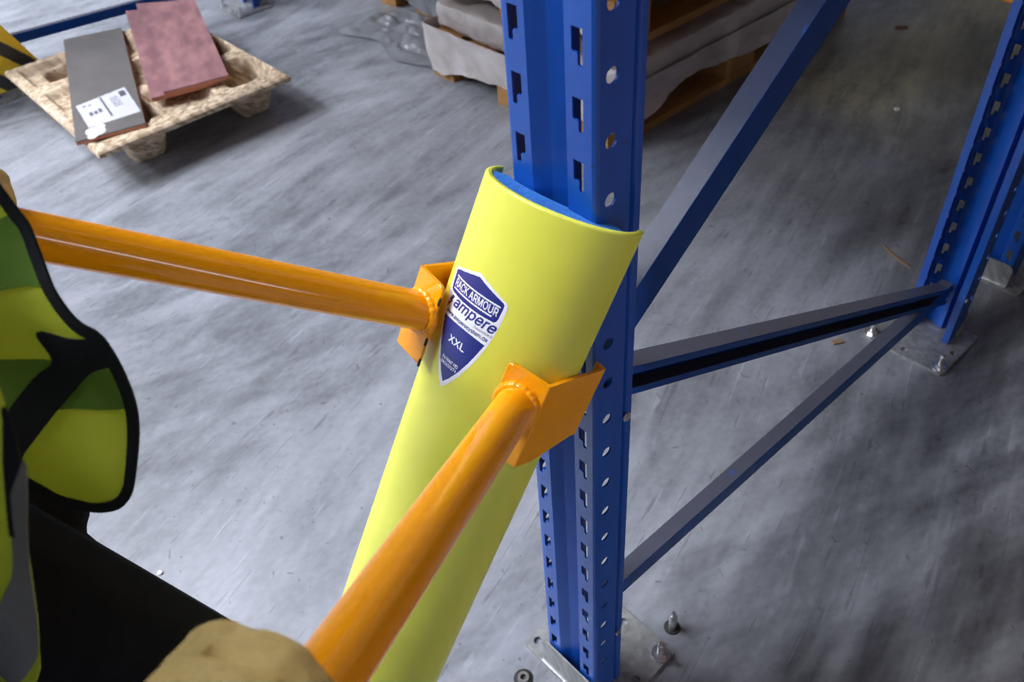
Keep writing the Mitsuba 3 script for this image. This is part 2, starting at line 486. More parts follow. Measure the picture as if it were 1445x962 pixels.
rack_beam(FB + .055, -.052, ROW2 - .012, .585, 'orange rack beam crossing the top right corner of the photo')
rack_beam(FB + .055, -.052, ROW2 + YF + .012, .585, 'rear orange rack beam of the second row, above the frame edge')
rack_beam(FB + .055, -.052, -.012, 1.46, 'high orange rack beam over the front of the left bay')
rack_beam(FB + .055, -.052, YF + .012, 1.46, 'high orange rack beam over the rear of the left bay')
rack_beam(.052, -FB - .055, -.012, 1.46, 'high orange rack beam over the front of the right bay')
rack_beam(.052, -FB - .055, YF + .012, 1.46, 'high orange rack beam over the rear of the right bay')
for x0, x1, y0, y1, z, lab in ((FB + .06, -.06, ROW2 + .02, ROW2 + YF - .02, .697, 'unseen chipboard shelf deck low over the wrapped pallets'),
                               (FB + .06, -.06, .02, YF - .02, 1.572, 'unseen chipboard shelf deck added for shade high over the left bay'),
                               (.06, -FB - .06, .02, YF - .02, 1.572, 'unseen chipboard shelf deck added for shade high over the right bay')):
    k = thing('unseen_shelf_deck', lab, 'shelf')
    nb = 6
    w = (x1 - x0) / nb
    for i in range(nb):
        part(k, 'panel', ply(TM(box(x0 + i * w + .002, x0 + (i + 1) * w - .002, y0, y1, z, z + .03)), 'mat_chipboard'))

for i, (x0, y0, z0, x1, y1, z1) in enumerate(((.50, .06, 0, 1.70, 1.06, 1.42), (.30, 1.40, 0, 1.10, 2.50, .52))):  # unseen cartons, the tall stack placed to block light from the right
    k = thing('unseen_carton_stack', ('unseen tall stack of brown cartons added to block light in the right bay', 'unseen low stack of brown cartons on a pallet in the second row')[i], 'cartons')
    part(k, 'pallet_deck', ply(TM(box(x0, x1, y0, y1, .10, .144)), 'mat_wood'))
    for xx in (x0, (x0 + x1) / 2 - .05, x1 - .1):
        part(k, 'runner', ply(TM(box(xx, xx + .1, y0, y1, 0, .10)), 'mat_wood'))
    rows = 3 if z1 > 1 else 1
    hh = (z1 - .146) / rows
    for r_ in range(rows):
        for ix in range(2):
            for iy in range(2):
                w_, d_ = (x1 - x0) / 2, (y1 - y0) / 2
                part(k, 'carton', ply(TM(box(x0 + ix * w_ + .003, x0 + (ix + 1) * w_ - .003, y0 + iy * d_ + .003, y0 + (iy + 1) * d_ - .003, .146 + r_ * hh, .144 + (r_ + 1) * hh, .006)), 'mat_carton', smooth=30))

# loose anchors in the floor
stud = union([m3.Manifold.cylinder(.032, .0062, .0062, 16), m3.Manifold.cylinder(.004, .0062, .0040, 16).translate([0, 0, .032]), m3.Manifold.cylinder(.010, .0030, .0030, 12).translate([0, 0, .034])])
k = thing('anchor_stud', 'bare steel anchor stud in the floor just behind the near base plate', 'anchor')
part(k, 'stud', ply(TM(stud), 'mat_bolt', smooth=30), at=T().translate([.05, .17, 0]))
part(k, 'collar', ply(TM(m3.Manifold.cylinder(.0016, .013, .011, 20)), 'mat_dark_bit', smooth=30), at=T().translate([.05, .17, 0]))
k = thing('anchor_sleeve', 'sunken steel anchor sleeve in the floor at the bottom edge before the near base plate', 'anchor')
part(k, 'sleeve', ply(TM(m3.Manifold.cylinder(.006, .0095, .0085, 20) - m3.Manifold.cylinder(.02, .0045, .0045, 16)), 'mat_bolt', smooth=30), at=T().translate([-.052, -.05, 0]))
part(k, 'collar', ply(TM(m3.Manifold.cylinder(.0014, .015, .012, 20)), 'mat_dark_bit', smooth=30), at=T().translate([-.052, -.05, 0]))

# ------------------------------------------------------------------ yellow guard on the near upright
GT = np.array([.0, .017, .847])
GD = np.array([.138, .449, 1.0])
GD /= np.linalg.norm(GD)
_x = np.cross([0, 1.0, 0], GD)
_x /= np.linalg.norm(_x)
_y = np.cross(GD, _x)
GX, GY = math.cos(.1) * _x + math.sin(.1) * _y, -math.sin(.1) * _x + math.cos(.1) * _y
GA, GB, GC, GTH = .074, .044, .115, .0062
GM = frame_matrix(GT, GX, GY, GD)


def arc(a, b, d0, d1, n=72):
    th = np.radians(np.linspace(d0, d1, n))
    return np.c_[a * np.cos(th), b * np.sin(th)]


def arch_shell(outer, inner, z0, top, nz, r=.0):
    """closed shell between two open curves, from z0 up to top(x)"""
    loop = np.vstack([outer, inner[::-1]])
    n = len(loop)
    rows = []
    for s in np.linspace(0, 1, nz):
        rows.append(np.c_[loop, z0 + s * (top(loop[:, 0]) - z0)])
    v = np.vstack(rows)
    f = []
    for i in range(nz - 1):
        for j in range(n):
            a, b = i * n + j, i * n + (j + 1) % n
            f += [[a, b, b + n], [a, b + n, a + n]]
    m = n // 2
    for base, flip in ((0, True), ((nz - 1) * n, False)):
        for j in range(m - 1):
            a, b, c, d = base + j, base + j + 1, base + n - 2 - j, base + n - 1 - j
            q = [[a, b, c], [a, c, d]]
            f += [t[::-1] for t in q] if flip else q
    return trimesh.Trimesh(v, f, process=False)


def rounded_shell(a, b, th, d0, d1, z0, top, rr=.0024):
    """shell with rounded lips: its wall section rounded at the top edge and both ends"""
    pr = []
    ths = np.radians(np.linspace(d0, d1, 97))
    mid = np.c_[(a - th / 2) * np.cos(ths), (b - th / 2) * np.sin(ths)]
    sec = sg.LineString(mid).buffer(th / 2, cap_style=1, quad_segs=6)
    ring = np.array(sec.exterior.coords)[:-1]
    ring = np.array(sg.LineString(np.vstack([ring, ring[:1]])).segmentize(.002).coords)[:-1]
    if sg.Polygon(ring).exterior.is_ccw is False:
        ring = ring[::-1]
    c = np.array([sg.LineString(mid).interpolate(sg.LineString(mid).project(sg.Point(p))).coords[0] for p in ring])
    n = len(ring)
    rows = []
    for s in (0, .25, .5, .75):
        rows.append(np.c_[ring, z0 + s * (top(ring[:, 0]) - rr - z0)])
    for al in np.linspace(0, PI / 2, 7):
        f_ = 1 - (1 - math.cos(al)) * min(rr / (th / 2), .98)
        q = c + (ring - c) * f_
        rows.append(np.c_[q, top(ring[:, 0]) - rr + rr * math.sin(al)])
    q = c + (ring - c) * .02
    rows.append(np.c_[q, top(ring[:, 0])])
    v = np.vstack(rows)
    f = []
    for i in range(len(rows) - 1):
        for j in range(n):
            A, B = i * n + j, i * n + (j + 1) % n
            f += [[A, B, B + n], [A, B + n, A + n]]
    bot = trimesh.creation.triangulate_polygon(sg.Polygon(ring), engine='earcut')
    vb = np.c_[bot[0], np.full(len(bot[0]), z0)]
    fb = np.asarray(bot[1])[:, ::-1] + len(v)
    return trimesh.Trimesh(np.vstack([v, vb]), np.vstack([np.array(f), fb]), process=False)


gtop = lambda x: GC * (x - .07)
k = thing('column_guard', 'bright yellow plastic column guard leaning against the near blue upright', 'column guard')
GUARD = k
part(k, 'shell', ply(placed(rounded_shell(GA, GB, GTH, 172, 368, -.60, gtop), GM), 'mat_guard', smooth=50))
ai, bi = GA - GTH - .0006, GB - GTH - .0006
fo, fi_ = arc(ai, bi, 192, 344), arc(ai - .012, bi - .0235, 196, 342)
part(k, 'foam_liner', ply(placed(arch_shell(fo, fi_, -.16, lambda x: gtop(x) - .0015, 12), GM), 'mat_foam', smooth=40), 'blue foam liner inside the rim')

# the printed sticker, laid on the curve of the guard
_tt = np.linspace(-PI, 0, 4001)
_L = np.concatenate([[0], np.cumsum(np.hypot(np.diff(GA * np.cos(_tt)), np.diff(GB * np.sin(_tt))))])
_s0 = np.interp(math.radians(-108.2), _tt, _L)


def on_guard(tm, off):
    """mesh in sticker millimetres (u, w, h) -> wrapped on the guard's outside"""
    v = tm.vertices
    th = np.interp(_s0 + v[:, 0] * .001, _L, _tt)
    nn = np.c_[np.cos(th) / GA, np.sin(th) / GB]
    nn /= np.linalg.norm(nn, axis=1, keepdims=True)
    hgt = (v[:, 2] * .001 + off)[:, None]
    xy = np.c_[GA * np.cos(th), GB * np.sin(th)] + nn * hgt
    t = (v[:, 1] + .085 * v[:, 0]) * .001
    loc = np.c_[xy, t]
    return trimesh.Trimesh(loc @ np.array([GX, GY, GD]) + GT, tm.faces, process=False)


def flat(poly, h, seg=2.0):
    geoms = getattr(poly, 'geoms', [poly])
    out = []
    for g in geoms:
        # cut into narrow strips so that the sheet can bend
        x0, _, x1, _ = g.bounds
        for a in np.arange(math.floor(x0 / seg) * seg, x1, seg):
            q = g.intersection(sg.box(a, -1000, a + seg, 1000))
            for e in getattr(q, 'geoms', [q]):
                if e.geom_type == 'Polygon' and e.area > 1e-4:
                    out.append(trimesh.creation.extrude_polygon(e, h, engine='earcut'))
    return trimesh.util.concatenate(out)


def mirrored(pts):
    return pts + [(-x, y) for x, y in pts[::-1]]


outer = sg.Polygon(mirrored([(0, -85.6), (34.5, -97.2), (36.3, -99.5), (36.2, -106), (35.4, -116), (33.6, -130), (31, -143), (27.3, -156), (22.3, -169), (15.5, -184), (7.5, -197), (0, -206)])).buffer(.01)
stk = part(k, 'sticker', ply(on_guard(flat(outer, .2), .0001), 'mat_sticker', smooth=False), 'shield-shaped white and blue sticker')
topb = sg.Polygon(mirrored([(0, -89.2), (30.5, -98), (32.6, -99.6), (32.6, -104), (31.6, -114.5), (30.6, -117), (28.5, -118.6), (12, -119.4)])).buffer(.01)
lowb = sg.Polygon(mirrored([(0, -141), (14, -141.4), (28.4, -142.6), (24.6, -154), (19.6, -167), (13, -181), (5.5, -193), (0, -199.5)])).buffer(.01)
ink = []
part(k, 'sticker__top_field', ply(on_guard(flat(topb, .1), .0003), 'mat_ink'), 'dark blue field')
part(k, 'sticker__lower_field', ply(on_guard(flat(lowb, .1), .0003), 'mat_ink'), 'dark blue pointed field')
for yl, x0, x1 in ((-103.0, -28.5, 30), (-114.6, -27.5, 25)):
    ln = sg.box(x0, yl - .75, x1, yl + .75)
    part(k, 'sticker__rule', ply(on_guard(flat(ln, .08), .00041), 'mat_sticker'))


def text_on(s, u0, u1, base, h, bold=True, slant=0.0, key='lettering', m='mat_sticker', stretch=None):
    t = meshkit.text_mesh(s, h, .08, bold)
    v = t.vertices
    w0, w1 = v[:, 0].min(), v[:, 0].max()
    sx = (u1 - u0) / (w1 - w0)
    x = u0 + (v[:, 0] - w0) * sx + slant * v[:, 1]
    t = trimesh.Trimesh(np.c_[x, base + v[:, 1], v[:, 2]], t.faces, process=False)
    part(GUARD, 'sticker__' + key, ply(on_guard(t, .00042), m))


text_on('RACK ARMOUR', -27.5, 29.5, -112.3, 7.4, True)
text_on('ampere', -20.5, 32, -129.0, 10.6, True, .35, 'logo_lettering', 'mat_ink')
bolt2d = sg.Polygon([(-25.5, -121.5), (-21.5, -121.5), (-24.5, -126.2), (-22.6, -126.2), (-28.5, -133.8), (-26.6, -128.0), (-29.0, -128.0)])
part(GUARD, 'sticker__logo_flash', ply(on_guard(flat(bolt2d, .08), .00042), 'mat_ink'), 'small blue flash mark')
part(GUARD, 'sticker__logo_flash', ply(on_guard(flat(sg.Polygon([(-29.5, -129.2), (-26.0, -129.2), (-27.5, -131.0), (-25.8, -131.0), (-29.2, -135.0)]), .08), .00046), 'mat_ink_red'), 'small red flash mark')
text_on('Deutschland', 12, 32, -133.2, 2.3, False, .1, 'small_lettering', 'mat_ink')
text_on('www.amperesystem.de', -27, 29.5, -138.9, 3.9, True, 0, 'web_address', 'mat_ink')
text_on('XXL', -10.5, 11, -160.6, 7.0, True, 0, 'size_lettering')
text_on('PATENT NO', -10.6, 10.8, -178.9, 3.1, True, 0, 'patent_lettering')
text_on('GB2410276', -10.6, 10.6, -183.6, 3.1, True, 0, 'patent_lettering')


# ------------------------------------------------------------------ the two orange handles
def bracket(pts, t0, t1, chamfer, th=.0032):
    """folded plate: polyline in guard coordinates, from axis position t0 (top) down to t1, long side tapered"""
    pr = sg.LineString(pts).buffer(th / 2, cap_style=1, join_style=1, quad_segs=6)
    m = polyman(pr, t0 - t1).refine_to_length(.004)
    return m.translate([0, 0, t1])


def handle(label, pts, t0, t1, taper, fl, d, ell, r=.0176):
    k = thing('fitting_handle', label, 'handle')
    man = bracket(pts, t0, t1, taper)
    # bevelled lower back corner
    man = man - taper
    fx = pts[0][0]
    s_ = 1 if pts[1][0] > fx else -1
    for z0, sg_ in ((t0, -1), (t1, 1)):   # rounded free corners
        R_ = .006
        sq = sg.box(fx - .01, z0 - R_ if sg_ < 0 else z0 - .01, fx + R_, z0 + .01 if sg_ < 0 else z0 + R_) if s_ > 0 else sg.box(fx - R_, z0 - R_ if sg_ < 0 else z0 - .01, fx + .01, z0 + .01 if sg_ < 0 else z0 + R_)
        cut = sq.difference(sg.Point(fx + s_ * (R_ - .0016), z0 + sg_ * R_).buffer(R_))
        man = man - polyman(cut, .03).transform(np.array([[1, 0, 0, 0], [0, 0, 1, -.055], [0, 1, 0, 0]], float))
    part(k, 'bracket', ply(placed(TM(man), GM), 'mat_orange', smooth=35))
    fl, d = np.array(fl), np.array(d) / np.linalg.norm(d)
    p0 = fl - d * .006
    pipe = rod(p0, fl + d * ell, r, 56) - rod(fl + d * (ell - .05), fl + d * (ell + .01), r - .003, 40)
    part(k, 'pipe', ply(TM(pipe), 'mat_orange', smooth=40))
    # weld bead: lumpy ring around the foot of the pipe, in the plane of the flange
    fn = GX * (pts[0][1] - pts[1][1]) + GY * (pts[1][0] - pts[0][0])
    fn /= np.linalg.norm(fn)
    if fn @ d < 0:
        fn = -fn
    ring = []
    e1 = np.cross(fn, GD)
    e2 = np.cross(fn, e1)
    q0 = fl
    rng = np.random.default_rng(5)
    for a in np.linspace(0, 2 * PI, 60, endpoint=False):
        # ellipse where the pipe meets the flange plane
        w = math.cos(a) * e1 + math.sin(a) * e2
        wp = w - d * (w @ d)
        s = r / np.linalg.norm(wp)
        c = q0 + w * s + fn * .0016
        rr = .0043 * (1 + .13 * rng.uniform(-1, 1))
        ring.append(m3.Manifold.sphere(rr, 10).translate(c.tolist()))
    part(k, 'weld', ply(soft(union(ring), .002, 10), 'mat_orange', smooth=True))
    return k


# right handle
capR = polyman(sg.Polygon([(-.02, -.30), (.10, -.30), (.10, -.219), (.028, -.213), (-.02, -.2275)]), .3).transform(np.array([[0, 0, 1, -.1], [1, 0, 0, 0], [0, 1, 0, 0]], float))
hr = handle('orange steel handle on the right side of the guard, pointing towards the viewer', [(.0335, -.0435), (.0725, -.0385), (.0815, .0345), (.0735, .0355)], -.137, -.2265, capR,
            GT + GX * .053 - GY * .0425 - GD * .170, [.487, -.765, .422], .50)
capL = polyman(sg.Polygon([(-.02, -.30), (.10, -.30), (.10, -.19), (.0, -.195), (-.02, -.202)]), .3).transform(np.array([[0, 0, 1, -.1], [1, 0, 0, 0], [0, 1, 0, 0]], float))
hl = handle('orange steel handle on the left side of the guard, held at the left edge', [(-.0535, -.0415), (-.0875, -.0345), (-.0800, .0120), (-.062, .0145)], -.1185, -.2015, capL,
            GT - GX * .070 - GY * .0380 - GD * .155, [-.336, -.780, .527], .47)
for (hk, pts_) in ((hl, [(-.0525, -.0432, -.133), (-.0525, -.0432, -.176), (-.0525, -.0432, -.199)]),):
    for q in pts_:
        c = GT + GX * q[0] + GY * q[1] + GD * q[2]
        part(hk, 'gap_mark', ply(TM(man_to(box(-.0012, .0012, -.0009, .0009, -.004, .004, .0006), frame_matrix(c, GX, GY, GD))), 'mat_chip'), 'dark mark drawn for the gap to the guard')

# ------------------------------------------------------------------ pressed wood pallet in the left bay
px0, px1, py0, py1 = -2.655, -1.87, .078, .685
feet = [(x, y) for x in (-2.025, -2.27, -2.52) for y in (.240, .598)]
nx, ny = 158, 122
gx, gy = np.meshgrid(np.linspace(px0, px1, nx), np.linspace(py0, py1, ny), indexing='ij')
zt = np.full_like(gx, .130)
for fx, fy in feet:
    dd = np.maximum(np.abs(gx - fx), np.abs(gy - fy))
    dd = (np.abs(gx - fx) ** 5 + np.abs(gy - fy) ** 5) ** .2
    hgt = np.clip((.080 - dd) / (.080 - .047), 0, 1)
    zt = np.minimum(zt, .130 - .117 * hgt)
ex = np.minimum(np.minimum(gx - px0, px1 - gx), np.minimum(gy - py0, py1 - gy))
val = np.clip((ex - .03) / .012, 0, 1) * .024 * (np.clip((np.abs(np.sin((gx - px0) * 12.5)) - .35) * 4, 0, 1)) * np.clip((np.abs(np.sin((gy - py0) * 15.0)) - .3) * 4, 0, 1)
zt = np.minimum(zt, .130 - val)
zt = zt - np.clip((.008 - ex) / .008, 0, 1) ** 2 * .006
zt += (meshkit.fbm(np.stack([gx * 60, gy * 60, zt * 60], -1), 3) - .5) * .003
zb = np.maximum(np.minimum(zt - .013, .112), 0.0005)
idx = np.arange(nx * ny).reshape(nx, ny)
V = np.vstack([np.c_[gx.ravel(), gy.ravel(), zt.ravel()], np.c_[gx.ravel(), gy.ravel(), zb.ravel()]])
a, b, c, d = idx[:-1, :-1].ravel(), idx[1:, :-1].ravel(), idx[1:, 1:].ravel(), idx[:-1, 1:].ravel()
cell = np.stack([a, b, c, d], 1)
zc = zb.ravel()[cell].max(1)
isfoot = zc < .104
cx_, cy_ = gx.ravel()[cell].mean(1), gy.ravel()[cell].mean(1)
which = np.argmin([(cx_ - fx) ** 2 + (cy_ - fy) ** 2 for fx, fy in feet], axis=0)
O_ = nx * ny


def quads(sel):
    q = cell[sel]
    top = np.vstack([q[:, [0, 1, 2]], q[:, [0, 2, 3]]])
    return np.vstack([top, top[:, ::-1] + O_])


def edge_faces():
    f = []
    for line, fl in ((idx[:, 0], 1), (idx[:, -1], -1), (idx[0, :], -1), (idx[-1, :], 1)):
        for i in range(len(line) - 1):
            p, q = line[i], line[i + 1]
            t = [[p, p + O_, q + O_], [p, q + O_, q]]
            f += t if fl > 0 else [x[::-1] for x in t]
    return np.array(f)


def sub(faces):
    t = trimesh.Trimesh(V, faces, process=False)
    t.remove_unreferenced_vertices()
    return t


k = thing('pressed_wood_pallet', 'tan pressed-wood pallet with tapered feet, carrying the boards', 'pallet')
part(k, 'deck', ply(sub(np.vstack([quads(~isfoot), edge_faces()])), 'mat_osb', smooth=35))
for i in range(len(feet)):
    part(k, 'foot', ply(sub(quads(isfoot & (which == i))), 'mat_osb', smooth=35))


def slab(corners, z0, th, z1=None):
    """flat board from four (x, y) corners"""
    return TM(polyman(sg.Polygon(corners).buffer(-.002).buffer(.002), th).translate([0, 0, z0]))


k = thing('grey_board', 'dark grey floor board with a white delivery label on the pallet', 'board')
gc = [(-1.955, .055), (-1.905, .236), (-2.650, .482), (-2.712, .302)]
part(k, 'core', ply(slab(gc, .1315, .0085), 'mat_red_edge'), 'reddish core showing at the edges')
part(k, 'face', ply(slab(gc, .140, .0035), 'mat_grey_board'))
lab = [(-2.170, .138), (-2.178, .292), (-1.983, .258), (-2.005, .113)]
lb = part(k, 'paper_label', ply(slab(lab, .1436, .0004), 'mat_paper'), 'white paper label with grey print')
o = np.array([-2.170, .138])
e1, e2 = np.array(lab[1]) - o, np.array(lab[3]) - o


def on_label(u0, u1, v0, v1, key='print_block', m='mat_print'):
    q = [tuple(o + e1 * u + e2 * v) for u, v in ((u0, v0), (u1, v0), (u1, v1), (u0, v1))]
    part(k, 'paper_label__' + key, ply(TM(polyman(sg.Polygon(q), .0002).translate([0, 0, .14405])), m))


on_label(.46, .50, .05, .92)
on_label(.83, .95, .10, .34)
for i in range(5):
    on_label(.62, .78, .24 + i * .09, .27 + i * .09)
on_label(.10, .16, .12, .17)
on_label(.20, .26, .16, .20)
for i in range(3):
    on_label(.14 + .09 * i, .20 + .09 * i, .46 + .03 * (i % 2), .62)
blob = sg.Point(-1.968, .118).buffer(.030)
blob = affinity.rotate(affinity.scale(blob, 1.0, .85), 20).union(sg.Point(-1.945, .100).buffer(.014)).union(sg.Point(-1.985, .137).buffer(.015))
part(k, 'torn_tape', ply(TM(polyman(blob, .0006).translate([0, 0, .1443])), 'mat_paper_white'), 'torn scrap of white tape')

for z, cs, lab_, th in ((.1315, [(-2.036, .314), (-1.985, .505), (-2.66, .724), (-2.785, .556)], 'lower reddish floor board under its twin on the pallet', .0085),
                        (.1445, [(-2.017, .348), (-1.966, .535), (-2.640, .760), (-2.785, .600)], 'upper reddish-brown floor board on the pallet', .0085)):
    k = thing('red_board', lab_, 'board')
    part(k, 'core', ply(slab(cs, z, th), 'mat_red_edge'), 'orange-red core')
    part(k, 'face', ply(slab(cs, z + th, .0035), 'mat_red_board'))

k = thing('paper_scrap', 'tiny white scrap lying in the right corner of the pressed-wood pallet', 'scrap')
part(k, 'scrap', ply(TM(box(-1.985, -1.962, .610, .630, .0135, .0150)), 'mat_white_bit'))

# striped post guard at the left edge
k = thing('striped_post_guard', 'yellow and black striped post guard at the upper left edge', 'post guard')
wing = sg.Polygon([(-.115, .05), (.206, .05), (.212, .058), (.205, .085), (.062, .42), (.05, .43), (-.115, .43)])
wing_m = polyman(wing, .006).transform(np.array([[0, 0, 1, -2.706], [1, 0, 0, 0], [0, 1, 0, 0]], float))
part(k, 'side_wing', ply(TM(wing_m), 'mat_stripes'))
lip = sg.LineString([(.207, .083), (.062, .42)]).buffer(.004, cap_style=1)
part(k, 'edge_lip', ply(TM(polyman(lip, .016).transform(np.array([[0, 0, 1, -2.712], [1, 0, 0, 0], [0, 1, 0, 0]], float))), 'mat_yellow'))
part(k, 'front_plate', ply(TM(box(-2.94, -2.706, -.121, -.115, .05, .43)), 'mat_stripes'))
part(k, 'side_wing', ply(TM(wing_m.translate([-.234, 0, 0])), 'mat_stripes'))
part(k, 'foot_plate', ply(TM(box(-2.94, -2.70, -.20, -.05, 0, .008)), 'mat_zinc'))
part(k, 'bracket', ply(TM(union([box(-2.91, -2.73, -.115, -.105, .008, .05), box(-2.91, -2.90, -.12, -.06, .008, .05), box(-2.74, -2.73, -.12, -.06, .008, .05)])), 'mat_zinc'))

# ------------------------------------------------------------------ wrapped pallets in the second row


def wood_pallet(label, x0, y0, z0, L=1.2, W=.8, group='wooden pallets of the wrapped stacks'):
    k = thing('wooden_pallet', label, 'pallet')
    ws = ([0, .1], [W / 2 - .07, W / 2 + .07], [W - .1, W])
    for a, b in ws:
        part(k, 'bottom_board', ply(TM(box(x0 + a, x0 + b, y0, y0 + L, z0, z0 + .022)), 'mat_wood'))
        for c in (0, L / 2 - .07, L - .14):
            part(k, 'block', ply(TM(box(x0 + a, x0 + b, y0 + c, y0 + c + .14, z0 + .022, z0 + .1)), 'mat_wood'))
    for c in (0, L / 2 - .07, L - .14):
        part(k, 'cross_board', ply(TM(box(x0, x0 + W, y0 + c, y0 + c + .14, z0 + .1, z0 + .122)), 'mat_wood'))
    for a in np.linspace(0, W - .12, 5):
        part(k, 'top_board', ply(TM(box(x0 + a, x0 + a + .12, y0, y0 + L, z0 + .122, z0 + .144)), 'mat_wood'))
    return k


def crumple(tm, amp, sc, seed, power=1.0):
    v = tm.vertices.copy()
    n = tm.vertex_normals
    f = meshkit.fbm(v * sc, 4, seed) - .5
    r = np.abs(meshkit.fbm(v * sc * 1.7 + 3, 3, seed + 5) - .5) * 2
    v += n * (amp * (f * 1.2 - (r < .08) * .18))[:, None]
    return trimesh.Trimesh(v, tm.faces, process=False)


def load(name, label, x0, x1, y0, y1, z0, z1, skirt=0.0, seed=1, crown=.03, mkey='mat_film', r=.02):
    k = thing(name, label, 'wrapped load')
    man = box(x0, x1, y0, y1, z0, z1, r).refine_to_length(.022)
    t = TM(man)
    t = trimesh.Trimesh(t.vertices, t.faces, process=True)
    cx, cy = (x0 + x1) / 2, (y0 + y1) / 2
    v = t.vertices.copy()
    u = np.clip(1 - np.maximum(np.abs(v[:, 0] - cx) / ((x1 - x0) / 2), np.abs(v[:, 1] - cy) / ((y1 - y0) / 2)), 0, 1)
    top = v[:, 2] > z1 - r * 1.2
    v[:, 2] += np.where(top, crown * np.minimum(u * 6, 1), 0)
    t = trimesh.Trimesh(v, t.faces, process=False)
    part(k, 'film_wrap', ply(crumple(t, .024, 9, seed), mkey, smooth=True))
    return k


def skirt(parent, pts, ztop, zbot, seed, mkey='mat_film', name='film_skirt'):
    """hanging film along a plan polyline"""
    line = sg.LineString(pts).segmentize(.014)
    p = np.array(line.coords)
    n = len(p)
    rows = []
    h = 10
    tang = np.gradient(p, axis=0)
    nrm = np.c_[tang[:, 1], -tang[:, 0]]
    nrm /= np.linalg.norm(nrm, axis=1, keepdims=True) + 1e-9
    s = np.arange(n) * .014
    jag = meshkit.fbm(np.c_[s * 9, s * 0 + seed, s * 0], 3, seed)
    zb = zbot(s) + (jag - .5) * .035
    for i in range(h):
        t = i / (h - 1)
        z = ztop * (1 - t) + zb * t
        w = (meshkit.fbm(np.c_[s * 14, np.full(n, t * 2.0 + seed), s * 0], 3, seed + 2) - .42) * .03 * (.3 + t)
        rows.append(np.c_[p + nrm * (w[:, None] + .004), z])
    v = np.vstack(rows)
    f = []
    for i in range(h - 1):
        for j in range(n - 1):
            a = i * n + j
            f += [[a, a + 1, a + n + 1], [a, a + n + 1, a + n]]
    part(parent, name, ply(trimesh.Trimesh(v, f, process=False), mkey, smooth=True))


ax0, ax1, ay0 = -1.757, -.980, 1.14
wood_pallet('lowest wooden pallet of the white wrapped stack behind the near upright', ax0, ay0, 0, 1.2, ax1 - ax0)
w1 = load('wrapped_load', 'low white film-wrapped load on the lowest wooden pallet behind the near upright', ax0 - .004, ax1 + .006, ay0 + .03, ay0 + 1.2, .146, .232, seed=3, crown=.0, r=.018)
skirt(w1, [(ax0 - .008, ay0 + .35), (ax0 - .010, ay0 - .008), (ax1 + .012, ay0 - .010), (ax1 + .014, ay0 + 1.2)], .175,
      lambda s: np.interp(s, [0, .35, .40, .75, 1.15, 1.3, 1.5, 2.4], [.05, .03, .028, .060, .075, .05, .10, .085]), 4)
wood_pallet('upper wooden pallet on top of the low white wrapped load', ax0 + .02, ay0 + .03, .262, 1.17, ax1 - ax0 - .03)
w2 = load('wrapped_load', 'upper white film-wrapped load at the top edge beside the near upright', ax0 + .03, ax1 - .02, ay0 + .07, ay0 + 1.2, .410, .545, seed=8, crown=.0)
skirt(w2, [(ax0 + .012, ay0 + .5), (ax0 + .012, ay0 + .02), (ax1 - .06, ay0 + .02)], .46, lambda s: np.interp(s, [0, .4, .6, 1.3], [.36, .33, .30, .31]), 7)
wood_pallet('wooden pallet at the top edge left of the white wrapped stack', -2.42, 1.40, 0, 1.0, .6)
w3 = load('wrapped_load', 'grey film-wrapped load at the top edge on the left wooden pallet', -2.41, -1.83, 1.42, 2.38, .146, .42, seed=12, crown=0, mkey='mat_film_grey')
skirt(w3, [(-2.30, 1.392), (-1.81, 1.392)], .20, lambda s: np.interp(s, [0, .1, .5], [.10, .04, .02]), 9, 'mat_film_grey')
# crumpled film lying on the floor beside the stack
k = thing('plastic_film', 'crumpled grey plastic film lying on the floor left of the wrapped stack', 'plastic film')
gx2, gy2 = np.meshgrid(np.linspace(-2.35, -1.78, 70), np.linspace(1.14, 1.40, 36), indexing='ij')
edge = np.minimum(np.minimum(gx2 + 2.35, -1.78 - gx2) * 3, np.minimum(gy2 - 1.14, .14) * 3)
zz = .004 + np.abs(meshkit.fbm(np.stack([gx2 * 9, gy2 * 17, gx2 * 0], -1), 3, 3) - .46) * .075 * np.clip(edge * 6, .1, 1)
sk = gy2 - .10 * (gx2 + 2.05)
fx_ = trimesh.Trimesh(np.c_[gx2.ravel(), (gy2 + .05 * np.sin(gx2 * 17) * (1.4 - gy2) * 2).ravel(), zz.ravel()],
                      np.vstack([[[i * 36 + j, (i + 1) * 36 + j, (i + 1) * 36 + j + 1], [i * 36 + j, (i + 1) * 36 + j + 1, i * 36 + j + 1]] for i in range(69) for j in range(35)]).reshape(-1, 3), process=False)
part(k, 'sheet', ply(fx_, 'mat_film_grey', smooth=True))

# ------------------------------------------------------------------ bits on the floor


def bit(name, label, cat, poly, h, m, x, y, rz=0):
    k = thing(name, label, cat)
    part(k, 'piece', ply(TM(polyman(poly, h)), m), at=T().translate([x, y, .0005]).rotate([0, 0, 1], rz))


